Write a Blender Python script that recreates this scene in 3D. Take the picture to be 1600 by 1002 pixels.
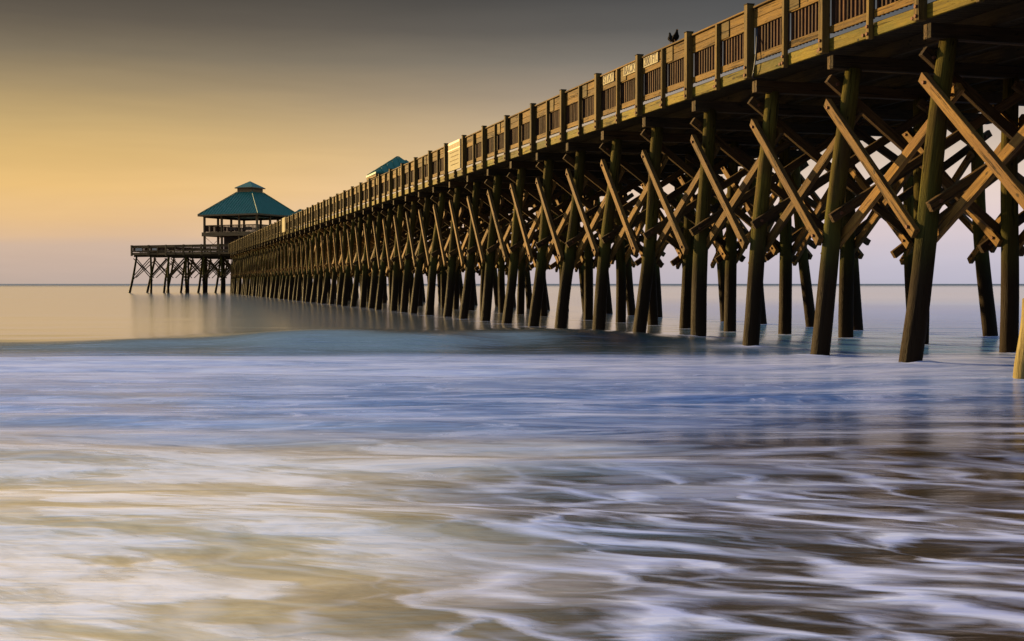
import bpy, bmesh, math, random
import numpy as np
from mathutils import Vector, Matrix
random.seed(7)
scene = bpy.context.scene
for o in list(bpy.data.objects): bpy.data.objects.remove(o)
C = bpy.data.collections.new('scene_objects'); scene.collection.children.link(C)
R = math.radians

# ------------------------------------------------------------------ camera
F = 1950.0                       # focal length in pixels of a 1600 px wide frame
CAMH = 1.43
cd = bpy.data.cameras.new('camera'); cam = bpy.data.objects.new('camera', cd); C.objects.link(cam)
cd.sensor_width = 36; cd.lens = 36*F/1600; cd.clip_start = 0.05; cd.clip_end = 30000
cam.location = (0, 0, CAMH)
cam.rotation_euler = (R(90) - math.atan(57.5/F), 0, 0)
scene.camera = cam

# ------------------------------------------------------------------ sun, sky, exposure
SUN_AZ, SUN_EL = -56.0, 9.0      # azimuth from the view direction (left is negative), elevation
sun_dir = Vector((math.sin(R(SUN_AZ))*math.cos(R(SUN_EL)), math.cos(R(SUN_AZ))*math.cos(R(SUN_EL)), math.sin(R(SUN_EL))))
sl = bpy.data.lights.new('sun', 'SUN'); sun = bpy.data.objects.new('sun', sl); C.objects.link(sun)
sl.energy = 5.0; sl.angle = R(0.6); sl.color = (1.0, 0.68, 0.27)
sun.rotation_euler = (-sun_dir).to_track_quat('-Z', 'Y').to_euler()
sun.location = (-60, 30, 40)

def lin(c):
    out = []
    for v in c:
        v /= 255.0
        out.append(v/12.92 if v <= 0.04045 else ((v+0.055)/1.055)**2.4)
    return tuple(out) + (1.0,)

EV_STOPS = 1.2; EXPO = 2.0**EV_STOPS
world = bpy.data.worlds.new('World'); scene.world = world; world.use_nodes = True

class NT:
    """small helper to write node graphs as expressions"""
    def __init__(s, tree): s.t = tree; s.n = tree.nodes; s.l = tree.links
    def new(s, kind, **kw):
        n = s.n.new(kind)
        for k, v in kw.items(): setattr(n, k, v)
        return n
    def put(s, inp, v):
        if isinstance(v, bpy.types.NodeSocket): s.l.new(v, inp)
        elif v is not None: inp.default_value = v
    def m(s, op, a, b=None, c=None, clamp=False):
        n = s.new('ShaderNodeMath', operation=op, use_clamp=clamp)
        s.put(n.inputs[0], a)
        if b is not None: s.put(n.inputs[1], b)
        if c is not None: s.put(n.inputs[2], c)
        return n.outputs[0]
    def v(s, op, a, b=None):
        n = s.new('ShaderNodeVectorMath', operation=op)
        s.put(n.inputs[0], a)
        if b is not None: s.put(n.inputs[1], b)
        return n.outputs['Value'] if op in ('DOT_PRODUCT', 'LENGTH') else n.outputs['Vector']
    def ss(s, x, lo, hi, a=0.0, b=1.0):
        n = s.new('ShaderNodeMapRange', interpolation_type='SMOOTHSTEP')
        s.put(n.inputs['Value'], x)
        for i, q in zip((1, 2, 3, 4), (lo, hi, a, b)): s.put(n.inputs[i], q)
        return n.outputs[0]
    def noise(s, vec, scale=1.0, detail=3.0, rough=0.5, dist=0.0, lac=2.0):
        n = s.new('ShaderNodeTexNoise')
        s.put(n.inputs['Vector'], vec); n.inputs['Scale'].default_value = scale
        n.inputs['Detail'].default_value = detail; n.inputs['Roughness'].default_value = rough
        n.inputs['Distortion'].default_value = dist; n.inputs['Lacunarity'].default_value = lac
        return n.outputs['Fac'], n.outputs['Color']
    def mix(s, f, a, b, mode='MIX'):
        n = s.new('ShaderNodeMix', data_type='RGBA', blend_type=mode)
        s.put(n.inputs[0], f); s.put(n.inputs[6], a); s.put(n.inputs[7], b)
        return n.outputs[2]
    def ramp(s, f, pts, interp='LINEAR'):
        n = s.new('ShaderNodeValToRGB'); s.put(n.inputs[0], f); r = n.color_ramp; r.interpolation = interp
        while len(r.elements) > 1: r.elements.remove(r.elements[-1])
        r.elements[0].position = pts[0][0]; r.elements[0].color = pts[0][1]
        for p, c in pts[1:]:
            e = r.elements.new(p); e.color = c
        return n.outputs['Color']
    def xyz(s, vec):
        n = s.new('ShaderNodeSeparateXYZ'); s.put(n.inputs[0], vec); return n.outputs
    def comb(s, x, y, z):
        n = s.new('ShaderNodeCombineXYZ')
        for i, q in enumerate((x, y, z)): s.put(n.inputs[i], q)
        return n.outputs[0]
    def scale(s, vec, sc, rot=(0, 0, 0), loc=(0, 0, 0)):
        n = s.new('ShaderNodeMapping'); s.put(n.inputs['Vector'], vec)
        n.inputs['Scale'].default_value = sc; n.inputs['Rotation'].default_value = rot
        n.inputs['Location'].default_value = loc
        return n.outputs[0]

w = NT(world.node_tree); w.n.clear()
tc = w.new('ShaderNodeTexCoord').outputs['Generated']
dx, dy, dz = w.xyz(tc)
elev = w.m('MULTIPLY', w.m('ARCSINE', dz), 180/math.pi)          # degrees
hl = w.m('SQRT', w.m('ADD', w.m('MULTIPLY', dx, dx), w.m('MULTIPLY', dy, dy)))
dot = w.m('DIVIDE', w.m('ADD', w.m('MULTIPLY', dx, math.sin(R(SUN_AZ))), w.m('MULTIPLY', dy, math.cos(R(SUN_AZ)))), hl)
warm = w.ss(dot, 0.24, 0.86)
# haze bank with a slightly uneven top edge near the horizon
hz, _ = w.noise(w.comb(w.m('MULTIPLY', dx, 9), w.m('MULTIPLY', dy, 9), w.m('MULTIPLY', dz, 60)), 1.0, 3, 0.55)
e2 = w.m('ADD', elev, w.m('MULTIPLY', w.m('SUBTRACT', hz, 0.5), 0.5))
ef = w.m('DIVIDE', e2, 30.0, clamp=True)
L_ = [(0.0, (190, 170, 158)), (1.0, (203, 178, 160)), (1.7, (211, 183, 160)), (2.1, (224, 188, 150)), (2.8, (232, 191, 138)), (4.2, (235, 192, 124)),
      (5.65, (222, 184, 119)), (7.1, (199, 169, 115)), (8.55, (163, 142, 106)), (10.0, (130, 117, 96)), (11.4, (100, 91, 79)), (13.0, (76, 71, 64))]
R_ = [(0.0, (184, 180, 196)), (1.0, (197, 190, 203)), (2.0, (211, 198, 205)), (3.0, (224, 205, 205)), (4.2, (230, 209, 198)), (5.65, (215, 195, 177)),
      (7.1, (192, 176, 163)), (8.55, (160, 149, 142)), (10.0, (122, 120, 118)), (11.4, (95, 96, 97)), (13.0, (77, 79, 82))]
cl = w.ramp(ef, [(a/30, lin(c)) for a, c in L_])
cr = w.ramp(ef, [(a/30, lin(c)) for a, c in R_])
low = w.mix(warm, cr, cl)
cn, _ = w.noise(w.comb(w.m('MULTIPLY', dx, 3.5), w.m('MULTIPLY', dy, 3.5), w.m('MULTIPLY', dz, 34)), 1.0, 4, 0.6, 0.6)
cs = w.ss(cn, 0.30, 0.70, 0.97, 1.025)
low = w.mix(1.0, low, w.comb(cs, cs, cs), 'MULTIPLY')
# away from the sunrise the low sky turns dimmer and bluer
low = w.mix(w.ss(dot, 0.15, -0.55), low, w.mix(1.0, low, (0.30, 0.34, 0.42, 1), 'MULTIPLY'))
sky = w.new('ShaderNodeTexSky', sky_type='NISHITA'); sky.sun_disc = False
sky.sun_elevation = R(SUN_EL); sky.sun_rotation = R(SUN_AZ); sky.altitude = 0
SKY_K = 0.15
bg1 = w.new('ShaderNodeBackground'); w.put(bg1.inputs[0], low); bg1.inputs[1].default_value = 1.0/EXPO
bg2 = w.new('ShaderNodeBackground'); w.put(bg2.inputs[0], sky.outputs[0]); bg2.inputs[1].default_value = SKY_K
mx = w.new('ShaderNodeMixShader'); w.put(mx.inputs[0], w.ss(elev, 12.6, 26.0))
w.l.new(bg1.outputs[0], mx.inputs[1]); w.l.new(bg2.outputs[0], mx.inputs[2])
w.l.new(mx.outputs[0], w.new('ShaderNodeOutputWorld').inputs[0])

vs = scene.view_settings
vs.view_transform = 'Standard'; vs.look = 'None'; vs.gamma = 1; vs.exposure = EV_STOPS
vs.use_curve_mapping = False

# ------------------------------------------------------------------ materials
def mat(name):
    m = bpy.data.materials.new(name); m.use_nodes = True; m.node_tree.nodes.clear()
    t = NT(m.node_tree); b = t.new('ShaderNodeBsdfPrincipled'); o = t.new('ShaderNodeOutputMaterial')
    t.l.new(b.outputs[0], o.inputs[0])
    return m, t, b
def bump(t, b, h, strength, dist):
    n = t.new('ShaderNodeBump'); n.inputs['Strength'].default_value = strength; n.inputs['Distance'].default_value = dist
    t.put(n.inputs['Height'], h); t.l.new(n.outputs[0], b.inputs['Normal'])

def wood(name, ca, cb, cc, rough=0.75, wet_shade=False):
    m, t, b = mat(name)
    oc = t.new('ShaderNodeTexCoord').outputs['Object']
    rnd = t.new('ShaderNodeObjectInfo').outputs['Random']
    off = t.comb(t.m('MULTIPLY', rnd, 91.0), t.m('MULTIPLY', rnd, 37.0), t.m('MULTIPLY', rnd, 53.0))
    p = t.v('ADD', oc, off)
    grain, _ = t.noise(t.scale(p, (1.2, 26, 26)), 1.0, 5, 0.62, 0.6)
    blot, _ = t.noise(t.scale(p, (0.9, 3, 3)), 1.0, 3, 0.55)
    fine, _ = t.noise(t.scale(p, (6, 120, 120)), 1.0, 2, 0.5)
    col = t.mix(t.ss(grain, 0.32, 0.68), ca, cb)
    col = t.mix(t.ss(blot, 0.42, 0.72), col, cc)
    crk, _ = t.noise(t.scale(p, (0.7, 17, 17), (0, 0, 0), (4, 9, 2)), 1.0, 3, 0.6)
    crack = t.m('MULTIPLY', t.ss(crk, 0.60, 0.64), t.ss(crk, 0.71, 0.66))
    knot, _ = t.noise(t.scale(p, (5, 11, 11), (0, 0, 0), (1, 5, 3)), 1.0, 1, 0.4)
    col = t.mix(t.ss(knot, 0.72, 0.78), col, tuple(q*0.3 for q in ca[:3])+(1,))
    col = t.mix(t.m('MULTIPLY', crack, 0.8), col, tuple(q*0.2 for q in ca[:3])+(1,))
    col = t.mix(t.m('MULTIPLY', t.ss(fine, 0.55, 0.75), 0.35), col, tuple(x*0.35 for x in ca[:3])+(1,))
    tone = t.m('ADD', 0.36, t.m('MULTIPLY', rnd, 0.42))
    col = t.mix(1.0, col, t.comb(tone, tone, tone), 'MULTIPLY')
    r = rough
    if wet_shade:
        gp = t.new('ShaderNodeNewGeometry').outputs['Position']
        gx, gy, gz = t.xyz(gp)
        wn, _ = t.noise(t.scale(gp, (3, 3, 1.2)), 1.0, 4, 0.6)
        alg, _ = t.noise(t.scale(gp, (1.6, 1.6, 0.5)), 1.0, 3, 0.6)
        zz = t.m('ADD', gz, t.m('MULTIPLY', t.m('SUBTRACT', wn, 0.5), 1.1))
        col = t.mix(t.m('MULTIPLY', t.ss(zz, 3.4, 1.9), t.ss(alg, 0.35, 0.62, 0.25, 0.85)), col, (0.050, 0.055, 0.012, 1))
        col = t.mix(t.ss(zz, 2.9, 1.3), col, (0.020, 0.0125, 0.007, 1))  # tide-wet dark, drawn higher and darker for the shadow at pile feet
        r = t.ss(zz, 1.9, 1.0, rough, 0.6)
    t.put(b.inputs['Base Color'], col); t.put(b.inputs['Roughness'], r)
    b.inputs['Specular IOR Level'].default_value = 0.04 if wet_shade else 0.14
    bump(t, b, t.m('SUBTRACT', t.m('ADD', grain, t.m('MULTIPLY', fine, 0.4)), crack), 0.8, 0.02)
    return m
M = {}
M['rail'] = wood('treated_pine_rail', (0.10, 0.048, 0.006, 1), (0.25, 0.135, 0.016, 1), (0.15, 0.080, 0.014, 1))
M['fascia'] = wood('green_tinged_fascia', (0.13, 0.090, 0.006, 1), (0.25, 0.175, 0.010, 1), (0.14, 0.125, 0.010, 1))
M['post'] = wood('weathered_post', (0.11, 0.067, 0.014, 1), (0.21, 0.130, 0.028, 1), (0.12, 0.075, 0.02, 1))
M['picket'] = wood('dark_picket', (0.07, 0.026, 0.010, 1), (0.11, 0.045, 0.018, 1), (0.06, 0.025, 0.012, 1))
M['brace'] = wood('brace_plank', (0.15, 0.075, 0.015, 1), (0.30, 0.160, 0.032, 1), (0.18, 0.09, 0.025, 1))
M['brace2'] = wood('shade_brace_plank', (0.07, 0.038, 0.012, 1), (0.13, 0.075, 0.022, 1), (0.065, 0.035, 0.014, 1))  # brace wood darkened with the shade of faces turned from the sun
M['dark'] = wood('shade_stringer', (0.045, 0.030, 0.014, 1), (0.085, 0.055, 0.024, 1), (0.035, 0.025, 0.013, 1), 0.85)  # wood darkened to stand for the shade on beams and caps
M['pile'] = wood('timber_pile', (0.080, 0.062, 0.012, 1), (0.145, 0.115, 0.020, 1), (0.085, 0.055, 0.018, 1), 0.8, wet_shade=True)
M['pale'] = wood('brightened_platform_timber', (0.26, 0.155, 0.065, 1), (0.44, 0.27, 0.12, 1), (0.30, 0.18, 0.08, 1))  # wood lightened in place of fill light on shaded platform faces
M['yellow_wood'] = wood('bright_yellow_post', (0.42, 0.30, 0.09, 1), (0.66, 0.52, 0.19, 1), (0.36, 0.27, 0.09, 1), 0.75)  # yellow wood, much brighter than the pier piles

def plain(name, col, rough=0.5, metal=0.0, nscale=0, amt=0.25):
    m, t, b = mat(name)
    c = col + (1,)
    if nscale:
        n, _ = t.noise(t.new('ShaderNodeTexCoord').outputs['Object'], nscale, 4, 0.6)
        c = t.mix(t.m('MULTIPLY', t.ss(n, 0.35, 0.7), amt), c, tuple(x*0.45 for x in col)+(1,))
    t.put(b.inputs['Base Color'], c); b.inputs['Roughness'].default_value = rough; b.inputs['Metallic'].default_value = metal
    return m
M['rust'] = plain('rusty_bolt', (0.10, 0.035, 0.012), 0.8, 0.3)
M['roof'] = plain('teal_metal_roof', (0.006, 0.120, 0.082), 0.6, 0.0, 1.5, 0.3)
M['sign'] = plain('sign_board', (0.33, 0.29, 0.19), 0.95, 0.0, 6, 0.2)
M['letter'] = plain('sign_letters', (0.018, 0.006, 0.003), 0.8)
M['warn'] = plain('sign_red', (0.60, 0.10, 0.04), 0.5)
M['feather'] = plain('dark_feathers', (0.006, 0.005, 0.005), 0.9)
M['feather'].node_tree.nodes['Principled BSDF'].inputs['Specular IOR Level'].default_value = 0.05
M['sign'].node_tree.nodes['Principled BSDF'].inputs['Specular IOR Level'].default_value = 0.05
M['cable'] = plain('cable_rubber', (0.03, 0.03, 0.035), 0.5)
M['panel'] = plain('pale_panel', (0.42, 0.36, 0.30), 0.6, 0, 3, 0.3)
M['wall'] = plain('store_wall', (0.06, 0.045, 0.035), 0.8, 0, 2, 0.4)

# ------------------------------------------------------------------ builders
def prop(o, label=None, cat=None, group=None, kind=None):
    if label: o['label'] = label
    if cat: o['category'] = cat
    if group: o['group'] = group
    if kind: o['kind'] = kind
    return o
def empty(name, loc):
    o = bpy.data.objects.new(name, None); C.objects.link(o); o.location = loc; o.empty_display_size = 0.3
    return o
def link(name, me, parent=None, M4=None):
    o = bpy.data.objects.new(name, me); C.objects.link(o)
    if M4 is not None: o.matrix_world = M4
    if parent is not None:
        o.parent = parent
        base = PW[parent.name]
        o.matrix_local = base.inverted() @ (M4 if M4 is not None else Matrix())
    PW[o.name] = M4 if M4 is not None else Matrix()
    return o
PW = {}
def thing(name, loc, label, cat, group=None):
    o = empty(name, loc); PW[o.name] = Matrix.Translation(loc); prop(o, label, cat, group); return o

_box = {}
def box_mesh(L, W, T, material, bev=0.006):
    key = (round(L, 2), round(W, 3), round(T, 3), material.name)
    if key in _box: return _box[key]
    bm = bmesh.new(); bmesh.ops.create_cube(bm, size=1)
    for v in bm.verts: v.co = Vector((v.co.x*key[0], v.co.y*key[1], v.co.z*key[2]))
    if bev: bmesh.ops.bevel(bm, geom=bm.edges[:], offset=bev, segments=1, affect='EDGES')
    me = bpy.data.meshes.new('plank'); bm.to_mesh(me); bm.free(); me.materials.append(material)
    _box[key] = me; return me
def axes(a, b, wide):
    """matrix with X along a->b, Y (thickness) square to it, Z along 'wide' as nearly as may be"""
    x = (b-a).normalized(); z = (wide - x*wide.dot(x)).normalized(); y = z.cross(x)
    m = Matrix((x, y, z)).transposed().to_4x4(); m.translation = (a+b)/2
    return m
def plank(name, a, b, thick, wide_size, wide_dir, material, parent, bev=0.006):
    a, b = Vector(a), Vector(b)
    me = box_mesh((b-a).length, thick, wide_size, material, bev)
    return link(name, me, parent, axes(a, b, Vector(wide_dir)))
class Merge:
    """many boxes joined in one mesh (used for what is past the limit)"""
    def __init__(s): s.v = []; s.f = []
    def box(s, a, b, thick, wide_size, wide_dir):
        a, b = Vector(a), Vector(b); m = axes(a, b, Vector(wide_dir)); L = (b-a).length; n = len(s.v)
        for x in (-.5, .5):
            for y in (-.5, .5):
                for z in (-.5, .5): s.v.append(m @ Vector((x*L, y*thick, z*wide_size)))
        for q in ((0,1,3,2), (4,6,7,5), (0,4,5,1), (2,3,7,6), (0,2,6,4), (1,5,7,3)): s.f.append([n+i for i in q])
    def build(s, name, material, parent=None, stuff=True):
        if not s.v: return
        base = PW[parent.name].inverted() if parent else Matrix()
        me = bpy.data.meshes.new(name); me.from_pydata([base @ v for v in s.v], [], s.f); me.materials.append(material)
        o = bpy.data.objects.new(name, me); C.objects.link(o)
        if parent: o.parent = parent
        if stuff: o['kind'] = 'stuff'
        PW[o.name] = PW[parent.name] if parent else Matrix()
        return o

def mesh_from(name, verts, faces, material, smooth=False):
    me = bpy.data.meshes.new(name); me.from_pydata([tuple(v) for v in verts], [], faces); me.materials.append(material)
    if smooth:
        for p in me.polygons: p.use_smooth = True
    return me

# pile meshes: axis along local X (so that the grain runs along it), butt at x=0, head at x=1 (length given)
def pile_mesh(L, r0, r1, seed):
    rg = random.Random(seed); rings, seg = 14, 18; v = []; f = []
    ph = [rg.uniform(0, 6.28) for _ in range(6)]
    for i in range(rings+1):
        t = i/rings; x = t*L; r = r0 + (r1-r0)*t
        cy = 0.035*math.sin(2.2*t*3.14+ph[0]) ; cz = 0.035*math.sin(1.7*t*3.14+ph[1])
        for j in range(seg):
            a = 6.28318*j/seg
            rr = r*(1+0.035*math.sin(2*a+ph[2]+t*2)+0.02*math.sin(5*a+ph[3]+t*5)+rg.uniform(-.012, .012))
            v.append((x, cy+rr*math.cos(a), cz+rr*math.sin(a)))
    for i in range(rings):
        for j in range(seg):
            k = (j+1) % seg
            f.append((i*seg+j, i*seg+k, (i+1)*seg+k, (i+1)*seg+j))
    f.append([j for j in range(seg)][::-1]); f.append([rings*seg+j for j in range(seg)])
    me = mesh_from('pile', v, f, M['pile'], True)
    return me
_pile = {}
FEET = []
def pile(parent, base, top, seed=0, r0=0.195, r1=0.15):
    base, top = Vector(base), Vector(top); L = round((top-base).length, 1)
    f_ = base + (top-base)*(-base.z/(top.z-base.z)); FEET.append((f_.x, f_.y))
    key = (L, seed % 5, r0)
    if key not in _pile: _pile[key] = pile_mesh(L, r0, r1, seed % 5 + 1)
    m = axes(base, top, Vector((math.cos(seed), math.sin(seed), 0))); m.translation = base
    return link('pile', _pile[key], parent, m)
def cyl_mesh(r, L, seg, material, name='bolt'):
    v = []; f = []
    for i in (0, 1):
        for j in range(seg): a = 6.28318*j/seg; v.append((i*L, r*math.cos(a), r*math.sin(a)))
    for j in range(seg): k = (j+1) % seg; f.append((j, k, seg+k, seg+j))
    f.append(list(range(seg))[::-1]); f.append([seg+j for j in range(seg)])
    return mesh_from(name, v, f, material)
bolt_me = cyl_mesh(0.032, 0.05, 8, M['rust']); bolt_long = cyl_mesh(0.016, 0.16, 6, M['rust'])
def bolt(parent, at, direction, me=None):
    at = Vector(at); d = Vector(direction)
    m = axes(at, at+d, Vector((0, 0, 1)) if abs(d.z) < .9 else Vector((1, 0, 0))); m.translation = at
    return link('bolt', me or bolt_me, parent, m)

# ------------------------------------------------------------------ sea
rng = np.random.RandomState(3)
def swell(x, y):
    """height of the breaking swell and the broken water in front of it"""
    y = y/1.07
    cr = 26.2 + 0.28*np.sin(x*0.83+1.0) + 0.18*np.sin(x*1.9+2.0) + 0.9*np.sin(x*0.05+0.6) - 0.0016*(x+3)**2*(x < -3) - 0.012*np.clip(x-2, 0, 40)
    amp = 0.10 + 0.28*np.exp(-((x+2.2)/6.3)**4) + 0.03*np.sin(x*1.1)*np.exp(-((x+2)/8)**2)
    amp = np.where(x > 5, amp*np.exp(-((x-5)/6)**2)*0.75+0.035, amp)
    d = y-cr
    front = np.exp(-(d/1.55)**2); back = np.exp(-(d/4.5)**2)
    h = amp*np.where(d < 0, front, back)
    # small second swells farther out
    for yy, a, wd, k in ((47, .05, 3.2, .03), (70, .07, 5., .02), (110, .08, 8, .013), (170, .1, 12, .01), (280, .1, 20, .006)):
        c = yy+4*np.sin(x*k+yy)
        h = h + a*np.exp(-((y-c)/wd)**2)*(0.55+0.45*np.sin(x*k*2.3+yy*1.7))
    return h
def ripple(x, y):
    h = np.zeros_like(x)
    for i in range(26):
        ky = rng.uniform(1.0, 5.5); kx = ky*rng.uniform(-.32, .22)
        ph = rng.uniform(0, 6.28); wob = rng.uniform(.5, 2.)
        h += (0.0095/ky**0.8)*np.sin(kx*x+ky*y+ph+wob*np.sin(x*0.31+ph*3)+wob*np.sin(y*0.23+x*.11+ph))
    fade = np.clip(1-(y-20)/30, 0.12, 1)
    y = y/1.07
    bore = (0.03+0.07*np.clip((x-4)/4, 0, 1))*np.clip((24.0-y)/2.5, 0, 1)*np.clip((y-13)/6, 0, 1)
    return h*fade + bore
ys = list(np.arange(-14, 1.6, 0.6)); y = 1.8
while y < 12000:
    ys.append(y); y *= 1.0085 if y < 60 else (1.016 if y < 400 else 1.05)
ys = np.array(ys); nx = 330
u = np.linspace(-1, 1, nx); u = np.sign(u)*np.abs(u)**1.25
Y, U = np.meshgrid(ys, u, indexing='ij')
X = U*(np.maximum(Y, 0)*0.95+16)
Z = swell(X, Y) + ripple(X, Y)
ny = len(ys)
co = np.stack([X, Y, Z], -1).reshape(-1, 3)
idx = np.arange(ny*nx).reshape(ny, nx)
fa = np.stack([idx[:-1, :-1], idx[:-1, 1:], idx[1:, 1:], idx[1:, :-1]], -1).reshape(-1, 4)
me = bpy.data.meshes.new('sea')
me.vertices.add(len(co)); me.vertices.foreach_set('co', co.ravel())
me.loops.add(fa.size); me.loops.foreach_set('vertex_index', fa.ravel())
me.polygons.add(len(fa)); me.polygons.foreach_set('loop_start', np.arange(0, fa.size, 4))
me.polygons.foreach_set('loop_total', np.full(len(fa), 4)); me.polygons.foreach_set('use_smooth', np.ones(len(fa), bool))
me.update(); me.validate()
sea = bpy.data.objects.new('sea', me); C.objects.link(sea); prop(sea, 'silky sea with pale foam washing in under the long pier', kind='structure')

def sea_material():
    m, t, b = mat('sea_water')
    pos = t.new('ShaderNodeNewGeometry').outputs['Position']
    x, y, z = t.xyz(pos)
    flat = t.comb(x, y, 0.0)
    y = t.m('DIVIDE', y, 1.07)
    _, wc = t.noise(t.scale(flat, (0.16, 0.34, 1)), 1.0, 2, 0.5)
    wv = t.v('MULTIPLY', t.v('SUBTRACT', wc, (0.5, 0.5, 0.5)), (1.7, 0.8, 0))
    _, wc2 = t.noise(t.scale(flat, (0.8, 1.9, 1)), 1.0, 2, 0.5)
    wv2 = t.v('MULTIPLY', t.v('SUBTRACT', wc2, (0.5, 0.5, 0.5)), (0.60, 0.32, 0))
    p = t.v('ADD', t.v('ADD', flat, wv), wv2)
    px_, py_, pz_ = t.xyz(p)
    def rot2(cx, cy, fx, fy, off=0.0):
        """noise space stretched along the direction (cx, cy)"""
        a = t.m('ADD', t.m('MULTIPLY', px_, cx*fx), t.m('MULTIPLY', py_, cy*fx))
        c = t.m('ADD', t.m('MULTIPLY', px_, -cy*fy), t.m('MULTIPLY', py_, cx*fy))
        return t.comb(t.m('ADD', a, off), c, off)
    # foam webs: ridges of warped noise; strands run towards the shore on a slant
    def ridge(vec, gain, det=1.2):
        n_, _ = t.noise(vec, 1.0, det, 0.5)
        return t.m('SUBTRACT', 1.0, t.m('ABSOLUTE', t.m('MULTIPLY', t.m('SUBTRACT', n_, 0.5), gain)), clamp=True)
    def cells(vec, rnd_=1.0):
        n_ = t.new('ShaderNodeTexVoronoi', voronoi_dimensions='2D', feature='DISTANCE_TO_EDGE')
        t.put(n_.inputs['Vector'], vec); n_.inputs['Scale'].default_value = 1.0; n_.inputs['Randomness'].default_value = rnd_
        return n_.outputs['Distance']
    big, _ = t.noise(t.scale(p, (0.30, 0.42, 1), (0, 0, 0), (3, 1, 0)), 1.0, 3, 0.55)
    med, _ = t.noise(t.scale(p, (0.42, 1.6, 1)), 1.0, 4, 0.6)
    med2, _ = t.noise(rot2(.90, -.43, 0.55, 2.3, 31.0), 1.0, 4, 0.58)
    fluff, _ = t.noise(rot2(.90, -.43, 2.2, 6.0, 5.0), 1.0, 5, 0.65)
    silk, _ = t.noise(t.scale(t.v('ADD', flat, t.v('MULTIPLY', wv, (0.6, 0.6, 0))), (0.8, 9, 1)), 1.0, 5, 0.65)
    silk2, _ = t.noise(t.scale(p, (1.8, 8, 1)), 1.0, 3, 0.6)
    edge_n, _ = t.noise(t.scale(flat, (0.22, 0.8, 1)), 1.0, 5, 0.62)
    yy = t.m('ADD', y, t.m('MULTIPLY', t.m('SUBTRACT', edge_n, 0.5), 2.4))
    z_dense = t.m('MULTIPLY', t.ss(yy, 13.5, 19.5), t.ss(yy, 24.3, 21.0))
    ym = t.m('SUBTRACT', yy, t.m('MULTIPLY', t.m('MAXIMUM', x, 0.0), 0.55))
    z_mid = t.m('MULTIPLY', t.ss(ym, 7.8, 13.0), t.ss(yy, 24.6, 21.6))
    z_near = t.ss(ym, 13.0, 8.2)
    # left: sky glow painted cream; right: sand darkened for the pier's reflection
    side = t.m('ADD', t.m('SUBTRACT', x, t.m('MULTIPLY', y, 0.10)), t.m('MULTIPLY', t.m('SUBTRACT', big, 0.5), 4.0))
    glow_left = t.ss(side, 0.3, -2.4)
    brk, _ = t.noise(rot2(.86, -.50, 1.1, 2.4, 61.0), 1.0, 3, 0.55)
    v1 = t.m('ADD', cells(rot2(.80, -.60, 0.95, 2.1, 3.1)), t.m('MULTIPLY', t.m('SUBTRACT', fluff, 0.5), 0.34))
    v2 = t.m('ADD', cells(rot2(.93, -.36, 1.9, 4.6, 9.4)), t.m('MULTIPLY', t.m('SUBTRACT', fluff, 0.5), 0.42))
    thick = t.ss(med2, 0.34, 0.66, 0.04, 0.32)       # strands swell and thin out
    net1 = t.m('MULTIPLY', t.ss(t.m('DIVIDE', v1, thick), 1.55, -0.35), t.m('MULTIPLY', t.ss(med2, 0.32, 0.50, 0.35, 1.35), t.ss(brk, 0.34, 0.56, 0.30, 1.0)))
    net2 = t.m('MULTIPLY', t.ss(v2, 0.22, -0.05), t.ss(med, 0.40, 0.62, 0.0, 0.6))
    patch = t.ss(med2, 0.54, 0.74, 0.0, 0.95)
    near1 = t.m('MAXIMUM', t.m('MAXIMUM', net1, net2), t.m('MULTIPLY', patch, t.ss(fluff, 0.3, 0.6, 0.5, 1.0)))
    f_web = t.m('MULTIPLY', t.ss(y, 11.5, 6.5), near1)
    f_str = t.m('MULTIPLY', t.m('MULTIPLY', z_near, t.ss(y, 5.0, 9.5)), t.ss(med, 0.42, 0.70, 0.0, 0.9))
    churn, _ = t.noise(rot2(.97, .22, 0.9, 2.2, 43.0), 1.0, 5, 0.66, 0.8)
    f_mid = t.m('MULTIPLY', z_mid, t.m('MAXIMUM', t.ss(med, 0.40, 0.70, 0.0, 0.80), t.ss(churn, 0.48, 0.68, 0.0, 0.8)))
    f_dense = t.m('MULTIPLY', z_dense, t.ss(med, 0.30, 0.66, 0.40, 1.0))
    net_ok = t.m('SUBTRACT', 1.0, t.m('MULTIPLY', glow_left, 0.75))
    wisp = t.ss(t.m('ADD', t.m('MULTIPLY', med2, 0.6), t.m('MULTIPLY', med, 0.4)), 0.445, 0.545)
    soft = t.m('MULTIPLY', wisp, t.ss(fluff, 0.25, 0.65, 0.6, 1.0))
    f_web = t.m('MAXIMUM', t.m('MULTIPLY', f_web, net_ok), t.m('MULTIPLY', t.m('MULTIPLY', z_near, glow_left), soft))
    foam = t.m('MAXIMUM', t.m('MAXIMUM', f_web, f_str), t.m('MAXIMUM', f_mid, f_dense))
    mist = t.new('ShaderNodeAttribute', attribute_name='pile_mist').outputs['Fac']
    foam = t.m('MAXIMUM', foam, t.m('MULTIPLY', mist, t.ss(silk, 0.3, 0.6, 0.5, 1.0)))
    face = t.m('MULTIPLY', t.m('MULTIPLY', t.ss(y, 22.0, 23.2), t.ss(y, 27.5, 23.5)), t.ss(silk, 0.46, 0.72, 0.0, 0.28))
    foam = t.m('MAXIMUM', foam, face)
    foam = t.m('MULTIPLY', foam, t.ss(silk, 0.28, 0.66, 0.84, 1.06), clamp=True)
    deep = t.mix(t.ss(y, 40.0, 26.0), (0.12, 0.15, 0.18, 1), (0.02, 0.045, 0.06, 1))  # darkened towards the wave crest, painting the dark sky it mirrors
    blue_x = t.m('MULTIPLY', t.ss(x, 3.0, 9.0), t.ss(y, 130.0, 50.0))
    deep = t.mix(blue_x, deep, (0.12, 0.30, 0.62, 1))  # blue of the upper sky's reflection put into the water colour
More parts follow.
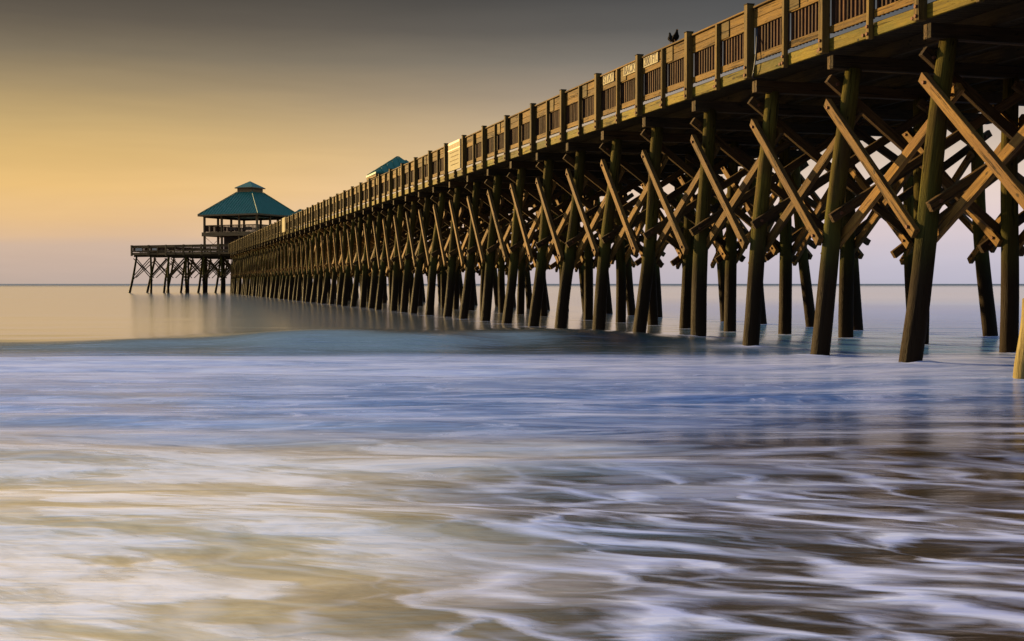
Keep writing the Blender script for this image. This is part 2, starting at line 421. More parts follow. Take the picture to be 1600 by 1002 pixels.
    deep = t.mix(t.ss(yy, 24.9, 22.8), deep, (0.020, 0.065, 0.14, 1))  # wave face painted dark blue for the same reflection
    sand_glow = t.mix(t.ss(silk, 0.35, 0.65), (0.020, 0.013, 0.006, 1), (0.045, 0.032, 0.018, 1))
    cream = t.mix(t.ss(fluff, 0.2, 0.8), (0.36, 0.29, 0.16, 1), (0.72, 0.60, 0.38, 1))  # warm sky glow as water colour, in place of its reflection
    sand_glow = t.mix(glow_left, sand_glow, cream)
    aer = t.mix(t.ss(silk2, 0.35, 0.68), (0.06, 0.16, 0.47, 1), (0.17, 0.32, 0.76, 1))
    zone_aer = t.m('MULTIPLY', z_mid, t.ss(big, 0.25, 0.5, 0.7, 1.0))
    deep = t.mix(t.ss(y, 300, 900), deep, (0.03, 0.06, 0.11, 1))
    body = t.mix(t.ss(y, 20.0, 24.0), sand_glow, deep)
    body = t.mix(zone_aer, body, aer)
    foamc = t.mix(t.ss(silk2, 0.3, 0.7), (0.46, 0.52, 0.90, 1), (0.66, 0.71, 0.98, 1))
    foamc = t.mix(t.m('MULTIPLY', glow_left, z_near), foamc, (0.86, 0.86, 0.98, 1))
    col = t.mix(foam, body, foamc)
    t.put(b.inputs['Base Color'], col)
    xr = t.m('MINIMUM', t.m('MAXIMUM', t.m('SUBTRACT', x, 3.0), 0.0), 11.0)
    yn = t.m('ADD', y, t.m('MULTIPLY', t.m('SUBTRACT', edge_n, 0.5), 5.0))
    r0 = t.ss(yn, t.m('ADD', 24.6, t.m('MULTIPLY', xr, 1.0)), t.m('ADD', 27.5, t.m('MULTIPLY', xr, 5.5)), 0.20, 0.17)
    r0 = t.m('ADD', r0, t.ss(y, 350, 1500, 0.0, 0.25))
    t.put(b.inputs['Roughness'], t.m('ADD', r0, t.m('MULTIPLY', foam, 0.15)))
    b.inputs['IOR'].default_value = 1.333
    t.put(b.inputs['Coat Weight'], t.m('MULTIPLY', t.ss(y, 25.5, 29.0), t.m('MULTIPLY', t.ss(y, 900, 300, 0.0, 1.0), t.m('SUBTRACT', 1.0, t.m('MULTIPLY', blue_x, 0.9))))); t.put(b.inputs['Coat Roughness'], r0)
    b.inputs['Coat IOR'].default_value = 1.4
    t.put(b.inputs['Specular IOR Level'], t.ss(foam, 0.0, 1.0, 0.5, 0.22))
    bh = t.m('ADD', t.m('MULTIPLY', silk, 0.22), t.m('ADD', t.m('MULTIPLY', med, 0.8), t.m('MULTIPLY', foam, 0.15)))
    far, _ = t.noise(t.scale(flat, (0.02, 0.22, 1)), 1.0, 4, 0.6)
    bh = t.m('MULTIPLY', bh, t.ss(y, t.m('ADD', 25.0, xr), t.m('ADD', 28.0, t.m('MULTIPLY', xr, 4.0)), 1.0, 0.03))
    bh = t.m('ADD', bh, t.m('MULTIPLY', far, t.ss(y, 20, 60, 0.2, 0.05)))
    bump(t, b, bh, 0.5, 0.05)
    return m

sea_me = me
# beach behind the camera (slopes up out of the water)
bv = []; bf = []
for i, (yy, zz) in enumerate(((6, -0.6), (-4, -0.12), (-12, 0.35), (-30, 1.3), (-60, 2.2), (-400, 3.0))):
    for j in range(21):
        xx = -600+60*j; bv.append((xx, yy, zz))
for i in range(5):
    for j in range(20): a = i*21+j; bf.append((a, a+21, a+22, a+1))
bm_ = plain('beach_sand', (0.13, 0.10, 0.07), 0.9, 0, 0.8, 0.4)
bo = bpy.data.objects.new('beach', mesh_from('beach', bv, bf, bm_, True)); C.objects.link(bo); prop(bo, 'sloping sand beach', kind='structure')

# ------------------------------------------------------------------ pier
TH = math.atan(580.0/F); ct, st = math.cos(TH), math.sin(TH)
PD = Vector((-st, ct, 0))        # seaward along the pier
Q = Vector((ct, st, 0))          # across the pier, away from the near rail
ZUP = Vector((0, 0, 1))
X0 = 13.0; STEP = F*X0*0.0001163/ct
zk1 = F*X0/1207.0
ORG = Vector((X0 - 580.0/F*zk1, zk1, 0))       # near rail line at bent 1
K0, K1 = -7, 56
def P(k, d, h, along=0.0):
    """point of the pier: bent k, distance d from the outer face of the near rail posts, height h above camera level"""
    v = ORG + PD*((k-1)*STEP+along) + Q*d; v.z = h+CAMH
    return v
W = 8.75
pier = thing('pier', P(1, 4.37, -CAMH), 'long wooden fishing pier on crossed timber piles running out to sea from the right', 'pier')
jr = random.Random(11)
def j(a): return jr.uniform(-a, a)
stuff = {}
def mg(key): return stuff.setdefault(key, Merge())
NB = 0; LIMIT = 300
brace_list = []
for k in range(K0, K1+1):
    # piles: battered, upright, battered
    pile(pier, P(k, {1: -.27, 2: -.12, 3: .02, 4: .28, 5: 0., 6: -.03, 7: -.1}.get(k, j(.17)), -CAMH-1.3), P(k, 0.66+j(.04), 4.13), k*3+40)
    pile(pier, P(k, 4.35+j(.12), -CAMH-1.3), P(k, 4.37, 4.13), k*3+41)
    pile(pier, P(k, 8.73+j(.15), -CAMH-1.3), P(k, 8.09, 4.13), k*3+42)
    # cap beams: a pair
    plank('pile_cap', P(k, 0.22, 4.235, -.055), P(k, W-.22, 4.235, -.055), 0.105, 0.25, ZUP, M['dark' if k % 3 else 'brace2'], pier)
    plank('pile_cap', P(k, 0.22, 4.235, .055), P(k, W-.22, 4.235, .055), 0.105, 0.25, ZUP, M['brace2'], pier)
    # transverse crosses
    o = 0.23
    for s, (a, b_) in ((1, ((.26, 3.97), (4.85, .66))), (-1, ((.13, 1.24), (4.62, 3.98))),
                       (1, ((8.75, 3.98), (3.92, .66))), (-1, ((8.70, 1.20), (4.12, 4.0)))):
        e = s*o + (0.0 if a[0] < 4 else s*0.11)
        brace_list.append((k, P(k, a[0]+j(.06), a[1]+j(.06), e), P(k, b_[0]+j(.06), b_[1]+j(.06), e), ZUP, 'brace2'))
    if k < K1:
        for d0, d1, s in ((0.02, .66, -1), (4.36, 4.36, -1), (8.73, 8.09, 1)):
            def dd(h, off): return d0 + (d1-d0)*(h+CAMH)/(4.13+CAMH) + off
            # falling shoreward, on the outer face; the other diagonal inside
            hA, hB = 3.36+j(.05), 0.86+j(.06)
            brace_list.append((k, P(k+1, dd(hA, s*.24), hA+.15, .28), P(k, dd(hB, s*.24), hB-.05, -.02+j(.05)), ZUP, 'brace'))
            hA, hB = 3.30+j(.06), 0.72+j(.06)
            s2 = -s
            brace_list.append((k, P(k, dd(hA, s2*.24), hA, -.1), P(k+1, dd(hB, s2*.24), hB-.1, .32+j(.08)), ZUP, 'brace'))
n = 0
for k, a, b_, wd, mk in sorted(brace_list, key=lambda q: (q[0] < 0, q[0])):
    if n < LIMIT-90:
        o_ = plank('cross_brace', a, b_, 0.11, 0.18, wd, M[mk], pier); n += 1
        if k <= 9 and k >= 0:
            dirn = (b_-a).normalized(); side = ZUP.cross(dirn).normalized()
            for q in (a+dirn*.20, b_-dirn*.20):
                bolt(o_, q+side*0.045, side); bolt(o_, q-side*0.045, -side)
    else: mg('cross_brace').box(a, b_, 0.11, 0.18, wd)

# deck: stringers, boards
for d in (1.5, 2.7, 3.9, 5.1, 6.3, 7.5):
    plank('stringer', P(K0, d, 4.51, -1), P(K1, d, 4.51, 1), 0.09, 0.27, ZUP, M['dark'], pier)
db = Merge(); s0 = (K0-1)*STEP - .5; nb = int(((K1-K0)*STEP+1.5)/0.155)
for i in range(nb):
    al = s0+i*0.155
    db.box(P(1, .21, 4.67, al), P(1, W-.21, 4.67, al), 0.14, 0.04, ZUP)
db.build('deck_board', M['dark'], pier)
# railings
def railing(parent, A, along, q, n_bays, bay, seed, full=True, limits=None, first_k=0, posts_last=True):
    """A: function (s, d, h) -> point; builds posts, boards and pickets on one side"""
    pass
cnt = {}
def part(name, a, b_, t_, w_, wd, m_, lim=300, bev=0.005):
    c = cnt.get(name, 0)
    if c < lim:
        cnt[name] = c+1
        return plank(name, a, b_, t_, w_, wd, m_, pier, bev)
    mg(name).box(a, b_, t_, w_, wd); return None
order = [k for k in range(1, K1+1)] + [0, -1, -2, -3, -4, -5, -6, -7]
SIGN_K = {6.5: 'STAY'}
for k in order:
    big = plank('rail_post', P(k, .085, 4.40), P(k, .085, 5.965), 0.17, 0.155, PD, M['post'], pier)
    if -1 <= k <= 14:
        for h in (4.47, 4.63): bolt(big, P(k, -.03, h), Q)
    cap_o = plank('post_cap', P(k, .085, 5.966), P(k, .085, 5.99), 0.19, 0.175, PD, M['dark'], pier) if -1 <= k <= 20 else None
    if k == K1: continue
    mid = plank('middle_post', P(k+.5, .098, 4.38), P(k+.5, .098, 5.86), 0.10, 0.09, PD, M['post'], pier)
    if -1 <= k <= 12:
        for h in (4.47, 4.60): bolt(mid, P(k+.5, .022, h), Q)
    plank('cap_rail', P(k, .20, 5.885, .085), P(k+1, .20, 5.885, -.085), 0.22, 0.04, ZUP, M['rail'], pier)
    for hlf in (0, 1):
        a0 = .085 if hlf == 0 else .055; b0 = -.055 if hlf == 0 else -.085
        s_, e_ = k+.5*hlf, k+.5*hlf+.5
        dd_ = j(.006)
        plank('top_board', P(s_, .17+dd_, 5.757, a0), P(e_, .17+dd_, 5.757, b0), 0.04, 0.19, ZUP, M['rail'], pier)
        plank('top_board', P(s_, .17, 5.560, a0), P(e_, .17, 5.560, b0), 0.04, 0.185, ZUP, M['rail'], pier)
        if k < 45:
            plank('bottom_board', P(s_, .17, 4.83, a0), P(e_, .17, 4.83, b0), 0.04, 0.14, ZUP, M['rail'], pier)
        else: mg('bottom_board').box(P(s_, .17, 4.83, a0), P(e_, .17, 4.83, b0), 0.04, 0.14, ZUP)
        fb = plank('fascia_board', P(s_, .185, 4.545, a0), P(e_, .185, 4.545, b0), 0.07, 0.23, ZUP, M['fascia'], pier)
        if -1 <= k <= 6: bolt(fb, P(s_, .12, 4.50, a0+.22), Q)
        npk = 11
        for i in range(npk):
            t_ = (i+.75+j(.05))/(npk+.5); al = t_*STEP/2
            part('picket', P(s_, .225, 4.77, al), P(s_, .225, 5.85, al), .06, .048, PD, M['picket'], 300, 0.0)
    # lighter lapping piece nailed beside the middle post
    if k % 2 == 1 or k < 8:
        plank('lap_board', P(k+.5, .137, 5.67, -.50), P(k+.5, .137, 5.67, -.055), 0.022, 0.36, ZUP, M['post'], pier)
# far railing: simpler, hardly seen
for k in range(K0, K1-1):
    mg('far_railing').box(P(k, W-.145, 4.37), P(k, W-.145, 5.97), 0.29, 0.15, PD)
    mg('far_railing').box(P(k+.5, W-.155, 4.4), P(k+.5, W-.155, 5.87), 0.13, 0.10, PD)
    mg('far_railing').box(P(k, W-.27, 5.73, .08), P(k+1, W-.27, 5.73, -.08), 0.04, 0.30, ZUP)
    mg('far_railing').box(P(k, W-.30, 5.905, .08), P(k+1, W-.30, 5.905, -.08), 0.24, 0.04, ZUP)
    mg('far_railing').box(P(k, W-.26, 5.02, .08), P(k+1, W-.26, 5.02, -.08), 0.04, 0.19, ZUP)
    mg('far_railing').box(P(k, W-.26, 4.6, .08), P(k+1, W-.26, 4.6, -.08), 0.07, 0.30, ZUP)
    for i in range(18):
        al = (i+.7)/18.5*STEP; mg('far_railing').box(P(k, W-.33, 4.93, al), P(k, W-.33, 5.88, al), .04, .045, PD)

# end platform, turned against the pier
PH = R(25.0)
E1 = Vector((-math.cos(PH), math.sin(PH), 0)); E2 = Vector((math.sin(PH), math.cos(PH), 0))
zE = 186.0; P0 = Vector((-437/F*zE, zE, 0))
def T(a, c, h):
    v = P0 + E1*a + E2*c; v.z = h+CAMH; return v
SB = 3.38; NA = 8; AMAX = 19.2; AMIN = AMAX - SB*NA; NC = 5; SC = 4.6; CMAX = NC*SC
tb = []
for r_ in range(NC+1):
    c = r_*SC + (.5 if r_ == 0 else 0)
    for i in range(NA+1):
        a = AMAX - i*SB
        lean = 1.9 if i == 0 else (1.3 if r_ in (1, NC) else 0.0)
        a_top = a-.6 if i == 0 else a
        pile(pier, T(a_top+lean, c+j(.1), -CAMH-1.3), T(a_top, c, 4.15), i*5+r_*3)
        if i < NA:
            b_ = a-SB
            for s in (-1, 1):
                e = s*.24
                for dz_ in ((0, -.45) if r_ == 0 else (0,)):
                    if s > 0: tb.append((T(a-.3, c+e, 3.9+dz_), T(b_-.1, c+e, .95+dz_)))
                    else: tb.append((T(a+.15, c+e, .95+dz_), T(b_+.1, c+e, 3.9+dz_)))
    plank('pile_cap', T(AMIN, c, 4.29), T(AMAX-.1, c, 4.29), .28, .30, ZUP, M['dark'], pier)
for i in range(NA+1):
    a = AMAX - i*SB - (.6 if i == 0 else 0)
    for r_ in range(NC):
        c = r_*SC
        if i == 0 or i % 2 == 0:
            tb.append((T(a+.25, c, 3.9), T(a+.25, c+SC, .95))); tb.append((T(a-.25, c, .95), T(a-.25, c+SC, 3.9)))
for q, (a, b_) in enumerate(tb):
    if n < LIMIT-1: plank('cross_brace', a, b_, .08, .12, ZUP, M['brace2'], pier); n += 1
    else: mg('cross_brace_end').box(a, b_, .08, .11, ZUP)
for i in range(7):
    c = .6+i*(CMAX-1.2)/6
    plank('stringer', T(AMIN, c, 4.60), T(AMAX, c, 4.60), .1, .31, ZUP, M['dark'], pier)
dk = Merge()
for i in range(int(CMAX/.3)):
    dk.box(T(AMIN, .2+i*.3, 4.78), T(AMAX, .2+i*.3, 4.78), .27, .045, ZUP)
dk.build('platform_deck', M['dark'], pier)
def trail(pf, n_, step):
    for i in range(n_+1):
        plank('rail_post', pf(i*step, .0, 4.30), pf(i*step, .0, 5.97), .28, .20, pf(1, 0, 0)-pf(0, 0, 0), M['pale'], pier)
        if i == n_: break
        plank('middle_post', pf((i+.5)*step, .03, 4.4), pf((i+.5)*step, .03, 5.9), .16, .12, pf(1, 0, 0)-pf(0, 0, 0), M['pale'], pier)
        for s_, e_ in ((i*step+.1, (i+.5)*step-.07), ((i+.5)*step+.07, (i+1)*step-.1)):
            plank('top_board', pf(s_, .1, 5.72), pf(e_, .1, 5.72), .04, .32, ZUP, M['pale'], pier)
            plank('bottom_board', pf(s_, .1, 5.03), pf(e_, .1, 5.03), .04, .20, ZUP, M['pale'], pier)
            plank('fascia_board', pf(s_, .1, 4.60), pf(e_, .1, 4.60), .08, .32, ZUP, M['pale'], pier)
            for q in range(8):
                s = s_+(q+.5)*(e_-s_)/8; mg('picket_end').box(pf(s, .16, 4.9), pf(s, .16, 5.9), .05, .11, E1)
        plank('cap_rail', pf(i*step+.1, .1, 5.91), pf((i+1)*step-.1, .1, 5.91), .24, .04, ZUP, M['pale'], pier)
trail(lambda s, d, h: T(AMAX-s, d, h), 6, SB)
trail(lambda s, d, h: T(AMAX-d, s, h), NC, SC)
trail(lambda s, d, h: T(AMAX-s, CMAX-d, h), NA, SB)
NAMES = {'cross_brace': ('cross_brace', 'brace'), 'picket': ('picket', 'picket'), 'bottom_board': ('bottom_board', 'rail'),
         'far_railing': ('far_railing', 'rail'), 'cross_brace_end': ('platform_brace', 'brace2'), 'picket_end': ('platform_picket', 'picket')}
for key, mm in stuff.items(): mm.build(NAMES[key][0], M[NAMES[key][1]], pier)

# churned water round the foot of every pile
feet = np.array([tuple(o.matrix_world.translation[:2]) for o in C.objects if o.name.startswith('pile') and not o.name.startswith('pile_cap')]) if False else np.array(FEET)
mist = np.zeros(len(co))
near = (co[:, 1] > 15) & (co[:, 1] < 215) & (np.abs(co[:, 0]) < 80)
pts = co[near]; md = np.full(len(pts), 1e9)
for fx, fy in feet: md = np.minimum(md, ((pts[:, 0]-fx)/1.35)**2 + ((pts[:, 1]-fy+.15)/0.9)**2)
mist[near] = np.exp(-np.maximum(np.sqrt(md)-0.25, 0)/0.32)
co[:, 2] += 0.055*mist*(0.6+0.4*np.sin(co[:, 0]*7.0+co[:, 1]*5.0))*np.clip((40-co[:, 1])/10, 0.2, 1)
sea_me.vertices.foreach_set('co', co.ravel()); sea_me.update()
at_ = sea_me.attributes.new('pile_mist', 'FLOAT', 'POINT'); at_.data.foreach_set('value', mist.astype(np.float32))
sea_me.materials.append(sea_material())

# ------------------------------------------------------------------ roofed buildings
def frustum(cx, e1, e2, half0, z0, half1, z1, material, seams=0, thick=.12):
    """hipped roof between two squares, closed below, with standing seams"""
    v = []; f = []
    def sq(h, z): return [cx+e1*(h*a)+e2*(h*b)+Vector((0, 0, z)) for a, b in ((1, -1), (-1, -1), (-1, 1), (1, 1))]
    v += sq(half0, z0-thick) + sq(half0, z0) + sq(half1, z1)
    for i in range(4):
        k = (i+1) % 4
        f.append((i, k, 4+k, 4+i)); f.append((4+i, 4+k, 8+k, 8+i))
    f.append((3, 2, 1, 0)); f.append((8, 9, 10, 11))
    return mesh_from('roof', v, f, material)
def put(name, me, parent):
    o = bpy.data.objects.new(name, me); C.objects.link(o)
    base = PW[parent.name]
    me.transform(base.inverted()); o.parent = parent; PW[o.name] = base
    return o
def seams(parent, cx, e1, e2, h0, z0, h1, z1, n_):
    mm = Merge()
    for (ea, eb) in ((e1, -e2), (e1, e2), (e2, e1), (e2, -e1)):   # run along ea, face towards eb
        for i in range(n_+1):
            t = -1+2*i/n_
            a = cx+ea*(h0*t)+eb*h0+Vector((0, 0, z0+.02))
            # the seam climbs straight up the slope until it meets the hip
            tt = min(1.0, (1-abs(t))*h0/(h0-h1)) if abs(t)*h0 > h1 else 1.0
            hh = h0+(h1-h0)*tt
            b_ = cx+ea*(h0*t)+eb*hh+Vector((0, 0, z0+(z1-z0)*tt+.02))
            if (b_-a).length > .2: mm.box(a, b_, .05, .06, ZUP)
    o = mm.build('roof_seam', M['roof'], parent); return o

zN = 191.0; NP = Vector((-396/F*zN, zN, 0)); AP = 11.56
E2r = E2
pc = NP + (E1+E2r)*AP/2
hl_ = AP/2
pav = thing('pavilion', (pc.x, pc.y, 4.8+CAMH), 'two storey open timber pavilion with teal hipped roof and cupola at the pier end', 'pavilion')
EV = 10.75+CAMH
ro = put('roof', frustum(pc, E1, E2r, hl_, EV, 1.45, 14.45+CAMH, M['roof']), pav)
seams(pav, pc, E1, E2r, hl_, EV, 1.45, 14.45+CAMH, 22)
put('cupola_wall', frustum(pc, E1, E2r, 1.42, 14.55+CAMH, 1.42, 15.2+CAMH, M['pale'], 0, .3), pav)
put('cupola_roof', frustum(pc, E1, E2r, 1.72, 15.18+CAMH, .04, 16.25+CAMH, M['roof'], 0, .08), pav)
for sa, sb, da, db2 in ((1, -1, -1, 0), (-1, -1, 0, 1), (-1, 1, 1, 0), (1, 1, 0, -1)):
    a = pc+E1*(sa*(hl_-.02))+E2r*(sb*(hl_-.02)); b_ = a+E1*(da*(AP-.04))+E2r*(db2*(AP-.04))
    a.z = b_.z = EV-.10
    plank('eave_board', a, b_, .06, .26, ZUP, M['pale'], pav)
    a2 = pc+E1*(sa*1.7)+E2r*(sb*1.7); b2 = a2+E1*(da*3.4)+E2r*(db2*3.4); a2.z = b2.z = 15.13+CAMH
    plank('eave_board', a2, b2, .06, .14, ZUP, M['pale'], pav)
    c1 = pc+E1*(sa*hl_)+E2r*(sb*hl_); c1.z = EV+.07; c2 = pc+E1*(sa*1.45)+E2r*(sb*1.45); c2.z = 14.53+CAMH
    plank('ridge_cap', c1, c2, .14, .11, ZUP, M['roof'], pav)
ins = hl_-.75
FL0, FL1 = 7.40+CAMH, 8.05+CAMH
g = [-ins, -ins/3, ins/3, ins]
for ia, a in enumerate(g):
    for ic, c in enumerate(g):
        if ia in (0, 3) or ic in (0, 3):
            b0 = pc+E1*a+E2r*c
            plank('column', b0+ZUP*(4.8+CAMH), b0+ZUP*(EV-.1), .28, .28, E1, M['pale'], pav)
for h, q in ((FL1-.25, .40),):
    for sa, sb, da, db2 in ((1, -1, -1, 0), (-1, -1, 0, 1), (-1, 1, 1, 0), (1, 1, 0, -1)):
        a = pc+E1*(sa*(ins+.3))+E2r*(sb*(ins+.3)); b_ = a+E1*(da*2*(ins+.28))+E2r*(db2*2*(ins+.28))
        plank('floor_fascia', a+ZUP*(FL0+.33), b_+ZUP*(FL0+.33), .08, .62, ZUP, M['pale'], pav)
        a = pc+E1*(sa*ins)+E2r*(sb*ins); b_ = a+E1*(da*2*ins)+E2r*(db2*2*ins)
        plank('hand_rail', a+ZUP*(FL1+1.05), b_+ZUP*(FL1+1.05), .14, .12, ZUP, M['pale'], pav)
        for q in range(40):
            p_ = a+(b_-a)*((q+.5)/40)
            mg('pv').box(p_+ZUP*(FL1+.08), p_+ZUP*(FL1+1.0), .05, .13, E1)
        a = pc+E1*(sa*ins)+E2r*(sb*ins); b_ = a+E1*(da*2*ins)+E2r*(db2*2*ins)
        plank('roof_beam', a+ZUP*(EV-.28), b_+ZUP*(EV-.28), .2, .3, ZUP, M['dark'], pav)
stuff['pv'].build('baluster', M['picket'], pav); del stuff['pv']
fl = Merge(); fl.box(pc-E1*(ins+.2)+ZUP*(FL0+.5), pc+E1*(ins+.2)+ZUP*(FL0+.5), 2*(ins+.2), .2, ZUP)
fl.build('upper_floor', M['dark'], pav, stuff=False)
fl = Merge(); rc = pc+E1*.4-E2r*1.0
fl.box(rc-E1*2.4+ZUP*(6.1+CAMH), rc+E1*2.4+ZUP*(6.1+CAMH), 4.2, 2.58, ZUP)
fl.build('store_room', M['wall'], pav, stuff=False)
# cross wires in the left bays of the lower storey
a = pc+E1*ins-E2r*ins; b_ = pc+E1*(ins/3)-E2r*ins
plank('cross_wire', a+ZUP*(4.9+CAMH), b_+ZUP*FL0, .05, .05, ZUP, M['rust'], pav)
plank('cross_wire', b_+ZUP*(4.9+CAMH), a+ZUP*FL0, .05, .05, ZUP, M['rust'], pav)
# benches upstairs
for q in (-2.2, 0.6):
    bb = pc+E1*q-E2r*2.6
    plank('bench', bb+ZUP*(FL1+.6), bb+E1*1.5+ZUP*(FL1+.6), .08, .5, ZUP, M['panel'], pav)

def shelter(z_apex, u_apex, label):
    c = Vector((u_apex/F*z_apex, z_apex, 0)); h = 1.85
    s = thing('shelter', (c.x, c.y, 4.8+CAMH), label, 'shelter', 'roofed shelters on the pier deck')
    ev = 7.42+CAMH
    put('roof', frustum(c, Q, PD, h, ev, .03, 8.62+CAMH, M['roof']), s)
    seams(s, c, Q, PD, h, ev, .05, 8.62+CAMH, 8)
    for sa, sb, da, db2 in ((1, -1, -1, 0), (-1, -1, 0, 1), (-1, 1, 1, 0), (1, 1, 0, -1)):
        a = c+Q*(sa*(h-.05))+PD*(sb*(h-.05)); b2 = a+Q*(da*(2*h-.1))+PD*(db2*(2*h-.1))
        plank('eave_board', a+ZUP*(ev-.17), b2+ZUP*(ev-.17), .06, .28, ZUP, M['rail'], s)
        p_ = c+Q*(sa*(h-.4))+PD*(sb*(h-.4))
        plank('column', p_+ZUP*(4.8+CAMH), p_+ZUP*(ev-.1), .18, .18, Q, M['post'], s)
    plank('bench', c-PD*1.2+ZUP*(5.25+CAMH), c+PD*1.2+ZUP*(5.25+CAMH), .9, .08, ZUP, M['post'], s)
shelter(85.1, 622-800, 'nearer of the two small teal roofed shelters behind the pier railing')
shelter(145.0, 470-800, 'farther small teal roofed shelter, overlapping the right corner of the big pavilion roof')

# ------------------------------------------------------------------ signs, birds, cable, loose post
def text_mesh(s, size, material, name='lettering'):
    cu = bpy.data.curves.new(name, 'FONT'); cu.body = s; cu.size = size; cu.extrude = 0.003; cu.align_x = 'CENTER'; cu.align_y = 'CENTER'
    cu.offset = 0.002
    ob = bpy.data.objects.new('tmp', cu); C.objects.link(ob)
    dg = bpy.context.evaluated_depsgraph_get(); me_ = bpy.data.meshes.new_from_object(ob.evaluated_get(dg))
    bpy.data.objects.remove(ob); me_.materials.clear(); me_.materials.append(material); return me_
def rail_k(px):   # pier coordinate k of a rail point seen at pixel column px
    return 1+((1.0/(px-220.0))-1.0/1207.0)/0.0001163
def sign_matrix(k, h, d):
    # local X runs to the viewer's right (shoreward), Y up, Z towards the viewer
    x = -PD; y_ = ZUP; z_ = x.cross(y_)
    m = Matrix((x, y_, z_)).transposed().to_4x4(); m.translation = P(k, d, h); return m
def word_sign(px0, px1, txt, label, size, h=5.73):
    k0, k1 = rail_k(px1), rail_k(px0); kc = (k0+k1)/2; wd = abs(k1-k0)*STEP
    s = thing('sign', P(kc, .235, h), label, 'sign', 'word signs along the rail')
    m = sign_matrix(kc, h, .112)
    plank('board', P(k0, .125, h), P(k1, .125, h), .02, .25, ZUP, M['sign'], s, 0.002)
    tm = text_mesh(txt, size, M['letter'])
    xs = [v.co.x for v in tm.vertices]; ww = max(xs)-min(xs); sx = wd*.90/ww
    for v in tm.vertices: v.co.x *= sx
    link('lettering', tm, s, m)
word_sign(935.5, 952, 'STAY', 'cream sign lettered STAY on the top rail, left end of the three word signs', .31)
word_sign(967, 985.5, 'BACK', 'cream sign lettered BACK on the top rail, middle of the three word signs', .31)
word_sign(998, 1020, '200 FT.', 'cream sign lettered 200 FT. on the top rail, nearest of the three word signs', .31)

def notice(px0, px1, h0, h1, label, detail=True):
    k0, k1 = rail_k(px1), rail_k(px0); kc = (k0+k1)/2; wd = abs(k1-k0)*STEP; hc = (h0+h1)/2
    s = thing('notice_board', P(kc, .1, h0), label, 'sign', 'large notice boards on the rail')
    plank('board', P(k0, .06, hc), P(k1, .06, hc), .03, h1-h0, ZUP, M['sign'], s, 0.003)
    if detail:
        hb = h1-.27*(h1-h0)
        plank('red_band', P(k0, .040, hb), P(k1, .040, hb), .008, .045, ZUP, M['warn'], s, 0)
        plank('red_band', P(k0+.03, .040, h1-.045), P(k1-.03, .040, h1-.055), .008, .09, ZUP, M['warn'], s, 0)
        for q in range(3):
            kk = k0+(k1-k0)*(.28+.22*q)
            plank('red_mark', P(kk, .040, hb+.10), P(kk, .040, h1-.13), .006, .03, PD, M['warn'], s, 0)
        for q in range(4):
            hh = hb-.12-.17*q
            plank('text_line', P(k0+(k1-k0)*.14, .042, hh), P(k0+(k1-k0)*(.86-.1*(q % 2)), .042, hh), .004, .03, ZUP, M['post'], s, 0)
notice(699, 717.5, 4.72, 5.90, 'tall cream notice board with red header hanging on the pier rail, the nearer one')
notice(440.5, 446, 4.70, 6.0, 'small bright cream notice board far along the rail before the pavilion', False)
for a_, label in ((.9, 'pale panel on the platform railing nearest its left corner'), (4.2, 'smaller pale panel second from the left corner of the platform railing')):
    p0, p1 = T(AMAX-a_, -.16, 5.28), T(AMAX-a_-(1.3 if a_ < 2 else .9), -.16, 5.28)
    me_ = box_mesh((p1-p0).length, .03, .42 if a_ < 2 else .32, M['panel'])
    o = link('panel', me_, None, axes(p0, p1, ZUP)); prop(o, label, 'panel', 'pale panels on the platform rail')

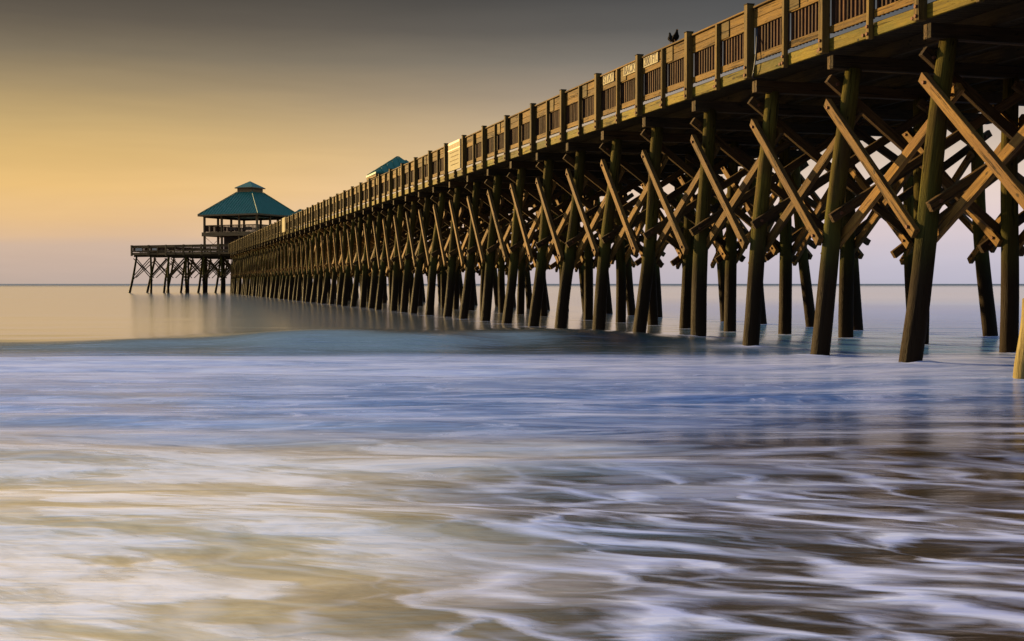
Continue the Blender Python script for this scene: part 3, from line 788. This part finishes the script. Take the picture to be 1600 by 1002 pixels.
def bird(k, h, flip, label):
    """pigeon perched on the cap rail: body, tail and head in one skin"""
    base = P(k, .20, h); f_ = -PD*flip
    s = thing('bird', base, label, 'bird', 'birds perched on the rail')
    v = []; fc = []; seg = 12; S_ = 1.35
    # spine stations: (forward, up, half width, half height)
    st_ = [(-.115, .035, .004, .004), (-.105, .045, .022, .007), (-.07, .065, .028, .016), (-.035, .09, .042, .036), (0.0, .115, .052, .05), (.025, .145, .050, .048),
           (.042, .178, .034, .036), (.05, .205, .022, .024), (.058, .225, .021, .022), (.068, .238, .017, .017), (.078, .242, .006, .006)]
    st_ = [tuple(q*S_ for q in r_) for r_ in st_]
    for i, (fw, up, hw, hh) in enumerate(st_):
        a = Vector((st_[max(i-1, 0)][0], st_[max(i-1, 0)][1])); b_ = Vector((st_[min(i+1, len(st_)-1)][0], st_[min(i+1, len(st_)-1)][1]))
        t_ = (b_-a).normalized(); nrm = Vector((-t_.y, t_.x))
        for q in range(seg):
            an = 6.28318*q/seg
            o2 = nrm*(hh*math.sin(an)); v.append(base+f_*(fw+o2.x)+ZUP*(up+o2.y)+Q*(hw*math.cos(an)))
    for i in range(len(st_)-1):
        for q in range(seg): k2 = (q+1) % seg; fc.append((i*seg+q, i*seg+k2, (i+1)*seg+k2, (i+1)*seg+q))
    fc.append(list(range(seg))[::-1]); fc.append([(len(st_)-1)*seg+q for q in range(seg)])
    put('body', mesh_from('body', v, fc, M['feather'], True), s)
    for sd in (-1, 1):
        wv_ = [base+f_*(a*S_)+ZUP*(b_*S_)+Q*(sd*c*S_) for a, b_, c in ((.035, .15, .052), (-.01, .14, .060), (-.06, .08, .046), (-.10, .055, .026), (-.055, .065, .050), (.0, .095, .062), (.03, .12, .056))]
        wi = [x_+Q*(-sd*.014) for x_ in wv_]; m_ = len(wv_)
        put('wing', mesh_from('wing', wv_+wi, [list(range(m_)), list(range(m_, 2*m_))[::-1]]+[(q, (q+1) % m_, m_+(q+1) % m_, m_+q) for q in range(m_)], M['feather']), s)
        plank('leg', base+f_*.005+Q*(sd*.024), base+f_*.0+Q*(sd*.026)+ZUP*.10, .010, .008, f_, M['rust'], s, 0)
    plank('beak', base+f_*.10+ZUP*.324, base+f_*.135+ZUP*.316, .007, .009, ZUP, M['rust'], s, 0)
bird(rail_k(1042.5), 5.905, 1, 'dark pigeon on the top rail beside a post, the right one of the pair')
bird(rail_k(1035.5), 5.905, -1, 'dark pigeon on the top rail, the left one of the pair, facing seaward')

def tube(name, pts, r, material, parent=None, seg=8):
    cu = bpy.data.curves.new(name, 'CURVE'); cu.dimensions = '3D'; cu.bevel_depth = r; cu.bevel_resolution = 2
    sp = cu.splines.new('NURBS'); sp.points.add(len(pts)-1)
    for q, p_ in zip(sp.points, pts): q.co = (*p_, 1)
    sp.use_endpoint_u = True; sp.order_u = 3
    ob = bpy.data.objects.new('tmp', cu); C.objects.link(ob)
    dg = bpy.context.evaluated_depsgraph_get(); me_ = bpy.data.meshes.new_from_object(ob.evaluated_get(dg))
    bpy.data.objects.remove(ob); me_.materials.clear(); me_.materials.append(material)
    for p_ in me_.polygons: p_.use_smooth = True
    o = bpy.data.objects.new(name, me_); C.objects.link(o); PW[o.name] = Matrix(); return o
cb = tube('cable', [P(3, .20, 5.5, -.12), P(3, .16, 5.3, -.22), P(3, .10, 5.05, -.32), P(3, .06, 4.72, -.34), P(3, .06, 4.5, -.26), P(3, .1, 4.40, -.12), P(3, .25, 4.40, .0), P(3, .5, 4.42, .05)], .014, M['cable'])
prop(cb, 'black cable looping down the shoreward face of a rail post', 'cable')

# loose post standing in the wash at the right edge
zp = 17.7
pb = Vector(((1587-800)/F*zp+.14, zp, -.6)); pt = Vector(((1596.0-800)/F*zp+.16, zp+.05, 1.22))
pm = pile_mesh(round((pt-pb).length, 2), .155, .15, 9); pm.materials.clear(); pm.materials.append(M['yellow_wood'])
m_ = axes(pb, pt, Vector((1, 0, 0))); m_.translation = pb
o = link('wooden_post', pm, None, m_); prop(o, 'short bright yellow wooden post leaning in the foam at the right edge', 'post')
